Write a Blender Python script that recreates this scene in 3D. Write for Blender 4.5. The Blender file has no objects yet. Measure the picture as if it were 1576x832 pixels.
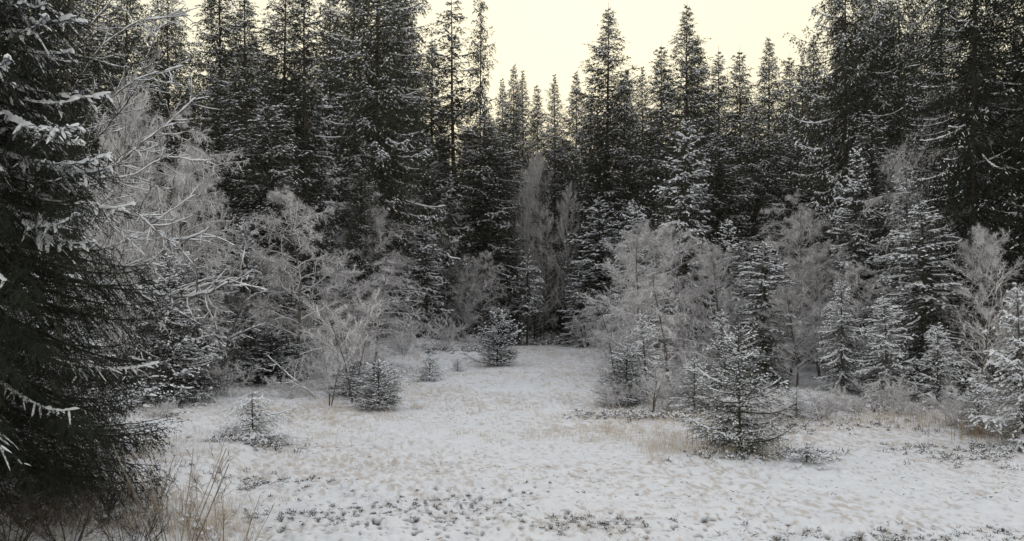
import bpy, math, random
import numpy as np
from math import radians as RAD, pi as PI

scene = bpy.context.scene
COL = scene.collection

# ------------------------------------------------------------------ camera
F = 1514.0          # focal length in photograph pixels (1576 wide)
CAMH = 3.0
PITCH = math.atan((440 - 416) / F)
cam_d = bpy.data.cameras.new("camera")
cam_d.sensor_width = 36.0
cam_d.lens = 36.0 * F / 1576.0
cam_d.clip_start = 0.1
cam_d.clip_end = 6000.0
cam = bpy.data.objects.new("camera", cam_d)
COL.objects.link(cam)
cam.location = (0, 0, CAMH)
cam.rotation_euler = (PI / 2 + PITCH, 0, 0)
scene.camera = cam

# ------------------------------------------------------------------ world and sun
SUN_EL = RAD(14.0)
SUN_AZ = RAD(3.0)       # measured from +Y, negative = left of the view axis
world = bpy.data.worlds.new("World")
scene.world = world
world.use_nodes = True
wn = world.node_tree.nodes
wl = world.node_tree.links
for n in list(wn):
    wn.remove(n)
w_out = wn.new("ShaderNodeOutputWorld")
w_bg = wn.new("ShaderNodeBackground")
w_sky = wn.new("ShaderNodeTexSky")
w_sky.sky_type = 'NISHITA'
w_sky.sun_disc = False
w_sky.sun_elevation = SUN_EL
w_sky.sun_rotation = SUN_AZ
w_sky.air_density = 1.0
w_sky.dust_density = 3.0
w_sky.ozone_density = 1.0
w_bg.inputs[1].default_value = 0.10
# thin even overcast in front of the clear sky: the same pale cream cloud everywhere
w_mix = wn.new("ShaderNodeMix"); w_mix.data_type = 'RGBA'
w_mix.inputs[0].default_value = 0.992
# the cloud is cream over the low winter sun and turns neutral overhead, equally bright all over
w_tc = wn.new("ShaderNodeTexCoord"); w_sp = wn.new("ShaderNodeSeparateXYZ")
wl.new(w_tc.outputs['Generated'], w_sp.inputs[0])
w_mr = wn.new("ShaderNodeMapRange"); w_mr.interpolation_type = 'SMOOTHSTEP'
w_mr.inputs[1].default_value = 0.15; w_mr.inputs[2].default_value = 0.75
wl.new(w_sp.outputs[2], w_mr.inputs[0])
w_cl = wn.new("ShaderNodeMix"); w_cl.data_type = 'RGBA'
w_cl.inputs[6].default_value = (2.62, 2.45, 1.82, 1)
w_cl.inputs[7].default_value = (2.42, 2.42, 2.45, 1)
wl.new(w_mr.outputs[0], w_cl.inputs[0]); wl.new(w_cl.outputs[2], w_mix.inputs[7])
wl.new(w_sky.outputs[0], w_mix.inputs[6])
wl.new(w_mix.outputs[2], w_bg.inputs[0])
wl.new(w_bg.outputs[0], w_out.inputs[0])

sun_d = bpy.data.lights.new("sun", 'SUN')
sun_d.energy = 0.5
sun_d.angle = RAD(12)
sun_d.color = (1.0, 0.9, 0.75)
sun = bpy.data.objects.new("sun", sun_d)
COL.objects.link(sun)
sun.rotation_euler = (PI / 2 - SUN_EL, 0, PI - SUN_AZ)
sun.location = (0, 0, 60)

scene.view_settings.view_transform = 'Standard'
scene.view_settings.look = 'None'
scene.view_settings.exposure = 2.0
scene.view_settings.gamma = 1.0
scene.render.engine = 'CYCLES'
scene.cycles.max_bounces = 5
scene.cycles.diffuse_bounces = 3
scene.cycles.glossy_bounces = 1
scene.cycles.use_denoising = True

# ------------------------------------------------------------------ helpers
def vnoise(x, y, seed=0):
    xi = np.floor(x).astype(np.int64); yi = np.floor(y).astype(np.int64)
    xf = x - xi; yf = y - yi
    def h(a, b):
        n = (a * 374761393 + b * 668265263 + seed * 1442695041) & 0xFFFFFFFF
        n = ((n ^ (n >> 13)) * 1274126177) & 0xFFFFFFFF
        return ((n ^ (n >> 16)) & 0xFFFF) / 65535.0
    u = xf * xf * (3 - 2 * xf); v = yf * yf * (3 - 2 * yf)
    a = h(xi, yi); b = h(xi + 1, yi); c = h(xi, yi + 1); d = h(xi + 1, yi + 1)
    return (a * (1 - u) + b * u) * (1 - v) + (c * (1 - u) + d * u) * v

def fbm(x, y, seed=0, o=3):
    s = 0; amp = 1; t = 0
    for k in range(o):
        s = s + amp * vnoise(x * 2 ** k + 7.3 * k, y * 2 ** k - 3.1 * k, seed + k); t += amp; amp *= 0.5
    return s / t

def sstep(a, b, x):
    t = np.clip((x - a) / (b - a), 0, 1)
    return t * t * (3 - 2 * t)

def gz_arr(x, y):
    z = 0.62 * np.exp(-((x + 5.2) / 5.5) ** 2 - ((y - 45) / 4.5) ** 2)
    z = z - 0.5 * np.exp(-((x + 6) / 8) ** 2 - ((y - 55) / 5.0) ** 2)
    z = z + 0.30 * (fbm(x / 9.0, y / 9.0, 5, 2) - 0.5) * sstep(6, 14, y)
    z = z + 0.02 * np.clip(y - 58, 0, 400)
    side = np.clip(np.abs(x) - (6 + 0.12 * y), 0, 40)
    z = z + 0.02 * side
    # low bank left of the meadow
    z = z + 0.28 * sstep(-3.6, -4.6, x + 0.10 * (y - 12)) * sstep(22, 15, y)
    return z

def gz(x, y):
    return float(gz_arr(np.array([float(x)]), np.array([float(y)]))[0])

def spot_d(px, D):
    x = D * (px - 788) / F
    return x, D, gz(x, D)

def spot(px, yb):
    """world point on the ground seen at photograph pixel (px, yb)"""
    D = F * CAMH / (yb - 440.0)
    for _ in range(12):
        x = D * (px - 788) / F
        D = 0.5 * D + 0.5 * F * (CAMH - gz(x, D)) / (yb - 440.0)
    return spot_d(px, D)

class Buf:
    def __init__(s):
        s.v = []; s.q = []; s.t = []; s.n = 0
    def add(s, V, faces):
        V = np.asarray(V, dtype=np.float32).reshape(-1, 3)
        faces = np.asarray(faces, dtype=np.int64)
        if len(V) == 0 or len(faces) == 0: return
        (s.q if faces.shape[1] == 4 else s.t).append(faces + s.n)
        s.v.append(V); s.n += len(V)
    def mesh(s, name, mat, smooth=False):
        V = np.concatenate(s.v)
        q = np.concatenate(s.q) if s.q else np.zeros((0, 4), np.int64)
        t = np.concatenate(s.t) if s.t else np.zeros((0, 3), np.int64)
        me = bpy.data.meshes.new(name)
        me.vertices.add(len(V)); me.vertices.foreach_set("co", V.ravel())
        loops = np.concatenate([q.ravel(), t.ravel()]).astype(np.int32)
        nq, nt = len(q), len(t)
        me.loops.add(len(loops)); me.loops.foreach_set("vertex_index", loops)
        st = np.concatenate([np.arange(nq) * 4, nq * 4 + np.arange(nt) * 3]).astype(np.int32)
        me.polygons.add(nq + nt); me.polygons.foreach_set("loop_start", st)
        try:
            me.polygons.foreach_set("loop_total", np.concatenate([np.full(nq, 4), np.full(nt, 3)]).astype(np.int32))
        except Exception:
            pass
        me.polygons.foreach_set("use_smooth", np.full(nq + nt, smooth))
        me.update(calc_edges=True)
        me.materials.append(mat)
        return me

def norm(a):
    return a / np.maximum(np.linalg.norm(a, axis=-1, keepdims=True), 1e-9)

def perp(d):
    up = np.where(np.abs(d[:, 2:3]) > 0.9, np.array([[1.0, 0, 0]]), np.array([[0, 0, 1.0]]))
    a = norm(np.cross(d, up)); b = np.cross(d, a)      # a = sideways, b = down-ish
    return a, b

def prisms(buf, P0, P1, r0, r1, k=3):
    n = len(P0)
    if n == 0: return
    P0 = np.asarray(P0, float); P1 = np.asarray(P1, float)
    r0 = np.broadcast_to(r0, (n,)); r1 = np.broadcast_to(r1, (n,))
    d = norm(P1 - P0); a, b = perp(d)
    ang = np.arange(k) * 2 * PI / k + PI / 2          # first corner points down, flat side up
    ring = a[:, None, :] * np.cos(ang)[None, :, None] + b[:, None, :] * np.sin(ang)[None, :, None]
    V = np.concatenate([P0[:, None] + ring * r0[:, None, None], P1[:, None] + ring * r1[:, None, None]], 1)
    j = np.arange(k); jn = (j + 1) % k
    f = np.stack([j, jn, jn + k, j + k], 1)
    faces = (f[None] + (np.arange(n) * 2 * k)[:, None, None]).reshape(-1, 4)
    buf.add(V.reshape(-1, 3), faces)

def tube(buf, pts, rad, k=8):
    """continuous tube through pts"""
    pts = np.asarray(pts, float); n = len(pts); rad = np.broadcast_to(rad, (n,))
    d = np.gradient(pts, axis=0); d = norm(d); a, b = perp(d)
    for i in range(1, n):                              # keep the frame steady
        a[i] = a[i - 1] - d[i] * np.dot(a[i - 1], d[i]); a[i] /= max(np.linalg.norm(a[i]), 1e-9)
        b[i] = np.cross(d[i], a[i])
    ang = np.arange(k) * 2 * PI / k
    V = pts[:, None] + (a[:, None] * np.cos(ang)[None, :, None] + b[:, None] * np.sin(ang)[None, :, None]) * rad[:, None, None]
    j = np.arange(k); jn = (j + 1) % k
    f = np.stack([j, jn, jn + k, j + k], 1)
    faces = (f[None] + (np.arange(n - 1) * k)[:, None, None]).reshape(-1, 4)
    buf.add(V.reshape(-1, 3), faces)

def spikes(buf, B, Dr, L, w, rng):
    """needle tufts: one thin triangle each"""
    n = len(B)
    if n == 0: return
    side = norm(np.cross(Dr, rng.normal(size=(n, 3))))
    w = np.broadcast_to(w, (n,))[:, None]; L = np.broadcast_to(L, (n,))[:, None]
    V = np.stack([B - side * w * 0.5, B + side * w * 0.5, B + Dr * L], 1)
    buf.add(V.reshape(-1, 3), np.arange(n * 3).reshape(-1, 3))

def lozenges(buf, P0, P1, w, h, lift):
    """small snow pads lying along twigs: 4 sloped faces rising to a ridge"""
    n = len(P0)
    if n == 0: return
    d = P1 - P0
    side = norm(np.cross(d, np.array([[0, 0, 1.0]])) + 1e-6)
    w = np.broadcast_to(w, (n,))[:, None]; h = np.broadcast_to(h, (n,))[:, None]
    up = np.array([[0, 0, 1.0]])
    rg = np.random.default_rng(n)
    j = lambda lo, hi: rg.uniform(lo, hi, (n, 1))
    a = P0 + d * j(.0, .2) + up * lift; b = P0 + d * j(.75, 1.0) + up * lift * .6
    r0 = P0 + d * j(.2, .4) + up * (h * j(.7, 1.2) + lift); r1 = P0 + d * j(.55, .75) + up * (h * j(.5, 1.1) + lift)
    V = np.stack([a - side * w * j(.4, 1), a + side * w * j(.4, 1), b - side * w * j(.3, .9), b + side * w * j(.3, .9), r0, r1], 1)
    f4 = np.array([[0, 2, 5, 4], [1, 4, 5, 3]]); f3 = np.array([[0, 4, 1], [2, 3, 5]])
    k = buf.n; o = (np.arange(n) * 6)[:, None, None]
    buf.v.append(V.reshape(-1, 3).astype(np.float32)); buf.n += n * 6
    buf.q.append((f4[None] + o).reshape(-1, 4) + k); buf.t.append((f3[None] + o).reshape(-1, 3) + k)

def snow_strip(buf, pts, w, h, rng, lift=0.0):
    """lumpy cushion of snow along a line, 5-point arched section"""
    pts = np.asarray(pts, float); n = len(pts)
    if n < 3: return
    d = np.gradient(pts, axis=0)
    side = norm(np.cross(d, np.array([[0, 0, 1.0]])) + 1e-6)
    up = np.array([[0, 0, 1.0]])
    e = np.minimum(1, (np.minimum(np.arange(n), n - 1 - np.arange(n)) + 0.12) * 0.9) ** 0.6
    jw = (0.6 + 0.8 * rng.random(n)) * e; jh = (0.5 + 1.0 * rng.random(n)) * e
    W = (w * jw)[:, None]; Hh = (h * jh)[:, None]
    c = pts + up * lift + side * (rng.normal(size=(n, 1)) * np.mean(w) * 0.15)
    V = np.stack([c - side * W - up * Hh * .25, c - side * W * .75 + up * Hh * .55, c + up * Hh, c + side * W * .75 + up * Hh * .55, c + side * W - up * Hh * .25], 1)
    j = np.arange(4)
    f = np.stack([j, j + 1, j + 6, j + 5], 1)
    faces = (f[None] + (np.arange(n - 1) * 5)[:, None, None]).reshape(-1, 4)
    buf.add(V.reshape(-1, 3), faces)

# ------------------------------------------------------------------ materials
def new_mat(name):
    m = bpy.data.materials.new(name); m.use_nodes = True
    nt = m.node_tree
    return m, nt, nt.nodes["Principled BSDF"]

def N(nt, typ, **kw):
    n = nt.nodes.new(typ)
    for k, v in kw.items(): setattr(n, k, v)
    return n

def noise_n(nt, scale, detail=3, coord='Object', rough=0.6):
    tc = N(nt, "ShaderNodeTexCoord"); nz = N(nt, "ShaderNodeTexNoise")
    nz.inputs['Scale'].default_value = scale; nz.inputs['Detail'].default_value = detail
    nz.inputs['Roughness'].default_value = rough
    nt.links.new(tc.outputs[coord], nz.inputs['Vector'])
    return nz

def ramp(nt, src, stops):
    r = N(nt, "ShaderNodeValToRGB")
    el = r.color_ramp.elements
    while len(el) < len(stops): el.new(0.5)
    for e, (p, c) in zip(el, stops):
        e.position = p; e.color = (c[0], c[1], c[2], 1)
    nt.links.new(src, r.inputs[0])
    return r

def mixc(nt, fac, a, b):
    m = N(nt, "ShaderNodeMix", data_type='RGBA')
    if isinstance(fac, float): m.inputs[0].default_value = fac
    else: nt.links.new(fac, m.inputs[0])
    for s, v in ((6, a), (7, b)):
        if isinstance(v, tuple): m.inputs[s].default_value = (*v, 1)
        else: nt.links.new(v, m.inputs[s])
    return m.outputs[2]

def upness(nt, lo, hi, top=1.0):
    g = N(nt, "ShaderNodeNewGeometry"); s = N(nt, "ShaderNodeSeparateXYZ")
    nt.links.new(g.outputs['True Normal'], s.inputs[0])
    mr = N(nt, "ShaderNodeMapRange")
    mr.inputs[1].default_value = lo; mr.inputs[2].default_value = hi; mr.inputs[4].default_value = top
    nt.links.new(s.outputs[2], mr.inputs[0])
    return mr.outputs[0]

def needle_mat(name, dark, light, frost, famt):
    """needles: dark to mid green by clump, hoar frost as a pale dusting, each tree slightly different"""
    m, nt, b = new_mat(name)
    nz = noise_n(nt, 2.5, 4)
    base = ramp(nt, nz.outputs[0], [(0.35, dark), (0.68, light)])
    oi = N(nt, "ShaderNodeObjectInfo")
    hs = N(nt, "ShaderNodeHueSaturation")
    mr = N(nt, "ShaderNodeMapRange"); mr.inputs[3].default_value = 0.75; mr.inputs[4].default_value = 1.25
    nt.links.new(oi.outputs['Random'], mr.inputs[0]); nt.links.new(mr.outputs[0], hs.inputs['Value'])
    nt.links.new(base.outputs[0], hs.inputs['Color'])
    n2 = noise_n(nt, 14.0, 3)
    fr = ramp(nt, n2.outputs[0], [(0.45, (0, 0, 0)), (0.75, (famt, famt, famt))])
    col = mixc(nt, fr.outputs[0], hs.outputs[0], frost)
    nt.links.new(col, b.inputs['Base Color'])
    b.inputs['Roughness'].default_value = 0.75
    b.inputs['Specular IOR Level'].default_value = 0.2
    return m

M_needle = needle_mat("spruce_needles", (0.011, 0.014, 0.008), (0.040, 0.043, 0.027), (0.36, 0.36, 0.33), 0.32)
M_needle_near = needle_mat("near_spruce_needles", (0.008, 0.011, 0.008), (0.022, 0.027, 0.018), (0.25, 0.26, 0.25), 0.08)
M_needle_frost = needle_mat("frosted_needles", (0.030, 0.034, 0.028), (0.10, 0.10, 0.085), (0.55, 0.55, 0.54), 0.75)

def bark_mat(name, c1, c2, frost, lo=0.25, hi=0.8, top=0.8, scale=9):
    m, nt, b = new_mat(name)
    nz = noise_n(nt, scale, 4)
    base = ramp(nt, nz.outputs[0], [(0.35, c1), (0.65, c2)])
    up = upness(nt, lo, hi, top)
    col = mixc(nt, up, base.outputs[0], frost)
    nt.links.new(col, b.inputs['Base Color'])
    b.inputs['Roughness'].default_value = 0.85
    b.inputs['Specular IOR Level'].default_value = 0.2
    bp = N(nt, "ShaderNodeBump"); bp.inputs['Strength'].default_value = 0.5; bp.inputs['Distance'].default_value = 0.01
    n2 = noise_n(nt, 40, 4); nt.links.new(n2.outputs[0], bp.inputs['Height']); nt.links.new(bp.outputs[0], b.inputs['Normal'])
    return m

M_bark = bark_mat("spruce_bark", (0.035, 0.028, 0.022), (0.09, 0.075, 0.06), (0.7, 0.71, 0.73), 0.4, 0.9, 0.8)
M_birchbark = bark_mat("birch_bark", (0.05, 0.043, 0.04), (0.17, 0.155, 0.145), (0.78, 0.79, 0.8), 0.2, 0.7, 0.9)
M_twig = bark_mat("frosted_twigs", (0.25, 0.25, 0.265), (0.70, 0.70, 0.73), (0.82, 0.80, 0.83), -0.3, 0.4, 0.85, 3)
M_twig_brown = bark_mat("brown_twigs", (0.10, 0.08, 0.065), (0.21, 0.175, 0.145), (0.65, 0.64, 0.64), 0.0, 0.7, 0.7, 5)
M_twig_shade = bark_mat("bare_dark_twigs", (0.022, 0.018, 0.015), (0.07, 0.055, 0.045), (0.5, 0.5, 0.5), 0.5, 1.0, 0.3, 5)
M_twig_dark = bark_mat("dark_wood_with_snow", (0.05, 0.042, 0.036), (0.12, 0.10, 0.085), (0.8, 0.81, 0.83), 0.1, 0.6, 0.9, 5)

def snow_mat(name, c, bump=0.3, scale=60):
    m, nt, b = new_mat(name)
    nz = noise_n(nt, 6, 3)
    r = ramp(nt, nz.outputs[0], [(0.3, tuple(v * 0.9 for v in c)), (0.7, c)])
    nt.links.new(r.outputs[0], b.inputs['Base Color'])
    b.inputs['Roughness'].default_value = 0.8
    b.inputs['Specular IOR Level'].default_value = 0.25
    bp = N(nt, "ShaderNodeBump"); bp.inputs['Strength'].default_value = bump; bp.inputs['Distance'].default_value = 0.01
    n2 = noise_n(nt, scale, 3); nt.links.new(n2.outputs[0], bp.inputs['Height']); nt.links.new(bp.outputs[0], b.inputs['Normal'])
    return m
M_snow = snow_mat("branch_snow", (0.77, 0.80, 0.86))

def ground_mat():
    m, nt, b = new_mat("snowy_meadow")
    at = N(nt, "ShaderNodeAttribute", attribute_name="bare")
    at2 = N(nt, "ShaderNodeAttribute", attribute_name="straw")
    nz = noise_n(nt, 3.0, 5)
    snow = ramp(nt, nz.outputs[0], [(0.3, (0.62, 0.65, 0.71)), (0.7, (0.73, 0.755, 0.80))])
    n2 = noise_n(nt, 22, 4)
    straw = ramp(nt, n2.outputs[0], [(0.3, (0.30, 0.265, 0.24)), (0.7, (0.58, 0.54, 0.51))])
    c1 = mixc(nt, at2.outputs['Fac'], snow.outputs[0], straw.outputs[0])
    soil = ramp(nt, n2.outputs[0], [(0.3, (0.02, 0.018, 0.015)), (0.7, (0.07, 0.06, 0.045))])
    c2 = mixc(nt, at.outputs['Fac'], c1, soil.outputs[0])
    nt.links.new(c2, b.inputs['Base Color'])
    b.inputs['Roughness'].default_value = 0.85
    b.inputs['Specular IOR Level'].default_value = 0.2
    bp = N(nt, "ShaderNodeBump"); bp.inputs['Strength'].default_value = 0.6; bp.inputs['Distance'].default_value = 0.02
    n3 = noise_n(nt, 25, 5, rough=0.7); nt.links.new(n3.outputs[0], bp.inputs['Height']); nt.links.new(bp.outputs[0], b.inputs['Normal'])
    return m

def grass_mat():
    m, nt, b = new_mat("dry_frosted_grass")
    nz = noise_n(nt, 5.0, 3)
    r = ramp(nt, nz.outputs[0], [(0.3, (0.46, 0.38, 0.29)), (0.5, (0.60, 0.54, 0.47)), (0.68, (0.74, 0.72, 0.70))])
    nt.links.new(r.outputs[0], b.inputs['Base Color']); b.inputs['Roughness'].default_value = 0.8
    b.inputs['Specular IOR Level'].default_value = 0.1
    return m
M_grass = grass_mat()
M_straw = bark_mat("straw_stalks", (0.24, 0.17, 0.10), (0.42, 0.33, 0.23), (0.6, 0.58, 0.55), 0.3, 0.9, 0.4, 6)

# ------------------------------------------------------------------ object helpers
def link_mesh(name, me, parent=None):
    o = bpy.data.objects.new(name, me); COL.objects.link(o)
    if parent: o.parent = parent
    return o

def empty(name):
    o = bpy.data.objects.new(name, None); COL.objects.link(o); o.empty_display_size = 0.3
    return o

def copy_tree(o, parent=None):
    c = o.copy(); COL.objects.link(c); c.parent = parent
    for ch in o.children: copy_tree(ch, c)
    return c

def tag(o, label, cat, group=None, kind=None):
    o['label'] = label
    if cat: o['category'] = cat
    if group: o['group'] = group
    if kind: o['kind'] = kind

# ------------------------------------------------------------------ ground
def build_ground():
    M = ground_mat()
    a_f = np.linspace(-RAD(30), RAD(30), 560)
    a_l = np.linspace(-PI, -RAD(30), 34)[:-1]; a_r = np.linspace(RAD(30), PI, 34)[1:]
    A = np.concatenate([a_l, a_f, a_r])
    R = np.concatenate([np.linspace(0.6, 9.5, 10)[:-1], 9.5 * np.exp(np.linspace(0, math.log(60 / 9.5), 400)), 60 * np.exp(np.linspace(0, math.log(3000 / 60), 60))[1:]])
    AA, RR = np.meshgrid(A, R)
    X = RR * np.sin(AA); Y = RR * np.cos(AA)
    Z = gz_arr(X, Y)
    near = sstep(60, 40, RR) * sstep(RAD(40), RAD(31), np.abs(AA))
    # lumps of snow over grass tussocks
    l1 = fbm(X / 0.42, Y / 0.5, 11, 3); l2 = fbm(X / 0.10, Y / 0.14, 21, 2)
    rough = 0.3 + 1.5 * sstep(0.35, 0.7, fbm(X / 2.2, Y / 2.8, 31, 3))
    Z = Z + near * 0.10 * (fbm(X / 1.7, Y / 2.2, 33, 2) - 0.5)
    Z = Z + near * rough * (0.07 * (l1 - 0.5) + 0.06 * (l2 - 0.5))
    # holes where the dark ground shows
    def zone(px, yb, rx, ry):
        x0, y0, _ = spot(px, yb)
        return np.exp(-((X - x0) / rx) ** 2 - ((Y - y0) / ry) ** 2)
    zs = (zone(730, 772, 1.5, 1.6) + zone(480, 800, 1.6, .8) + 0.7 * zone(900, 800, 1.3, .8) + zone(1480, 815, 2.2, .5) + zone(1250, 822, 1.6, .5)
          + 0.8 * zone(1080, 800, 1.0, .6) + 0.6 * zone(340, 760, 0.8, 1.2) + 0.7 * zone(640, 812, 1.5, .5) + 0.45 * zone(1000, 700, 2.0, 2.5))
    hn = vnoise(X / 0.065 + 1.2 * l1, Y / 0.11, 41) * 0.75 + 0.25 * vnoise(X / 0.05, Y / 0.07, 42)
    thr = 0.95 - 0.24 * np.clip(zs, 0, 1)
    hole = sstep(thr, thr + 0.07, hn) * near
    Z = Z - hole * 0.05
    Z = Z + near * 0.03 * np.clip(zs, 0, 1) * (vnoise(X / 0.2, Y / 0.22, 43))
    # straw showing through thin snow
    st = fbm(X / 2.6, Y / 2.6, 51, 3); fine = fbm(X / 0.06, Y / 0.12, 52, 3)
    edge = sstep(0.0, 1.0, (RR - 15) / 10.0) * 0.40
    def zz(px, yb, rx, ry): return zone(px, yb, rx, ry)
    warm = 0.30 * zz(1330, 640, 3.2, 3) + 0.30 * zz(960, 650, 3, 2) + 0.28 * zz(430, 640, 2.5, 3) + 0.2 * zz(530, 700, 3, 2) + .35 * zz(300, 800, .8, 1.2) + 0.25 * zz(900, 800, 1.0, .7)
    amt = np.clip(0.60 + edge * 0.6 + warm + 1.2 * (st - 0.5), 0, 1)
    straw = sstep(0.80 - 0.42 * amt, 1.02 - 0.36 * amt, fine + 0.18 * (0.5 - l2)) * 0.75 + 0.30 * np.clip(warm, 0, 1)
    straw = np.clip(straw * (1 - hole), 0, 0.85)
    nr, nc = X.shape
    V = np.stack([X, Y, Z], -1).reshape(-1, 3)
    idx = np.arange(nr * nc).reshape(nr, nc)
    q = np.stack([idx[:-1, :-1], idx[:-1, 1:], idx[1:, 1:], idx[1:, :-1]], -1)[:, :, ::-1].reshape(-1, 4)
    b = Buf(); b.add(V, q)
    # centre fan
    b.v.append(np.array([[0, 0, gz(0, 0)]], np.float32)); c = b.n; b.n += 1
    b.t.append(np.stack([np.full(nc - 1, c), idx[0, 1:], idx[0, :-1]], 1))
    me = b.mesh("ground", M, True)
    for nm, arr in (("bare", hole), ("straw", straw)):
        at = me.attributes.new(nm, 'FLOAT', 'POINT')
        full = np.concatenate([arr.ravel(), [0.0]]).astype(np.float32)
        at.data.foreach_set("value", full)
    o = link_mesh("ground", me)
    tag(o, "snow-dusted meadow and forest floor with tussocks and dark holes", None, kind='structure')
    return o
build_ground()

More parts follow.
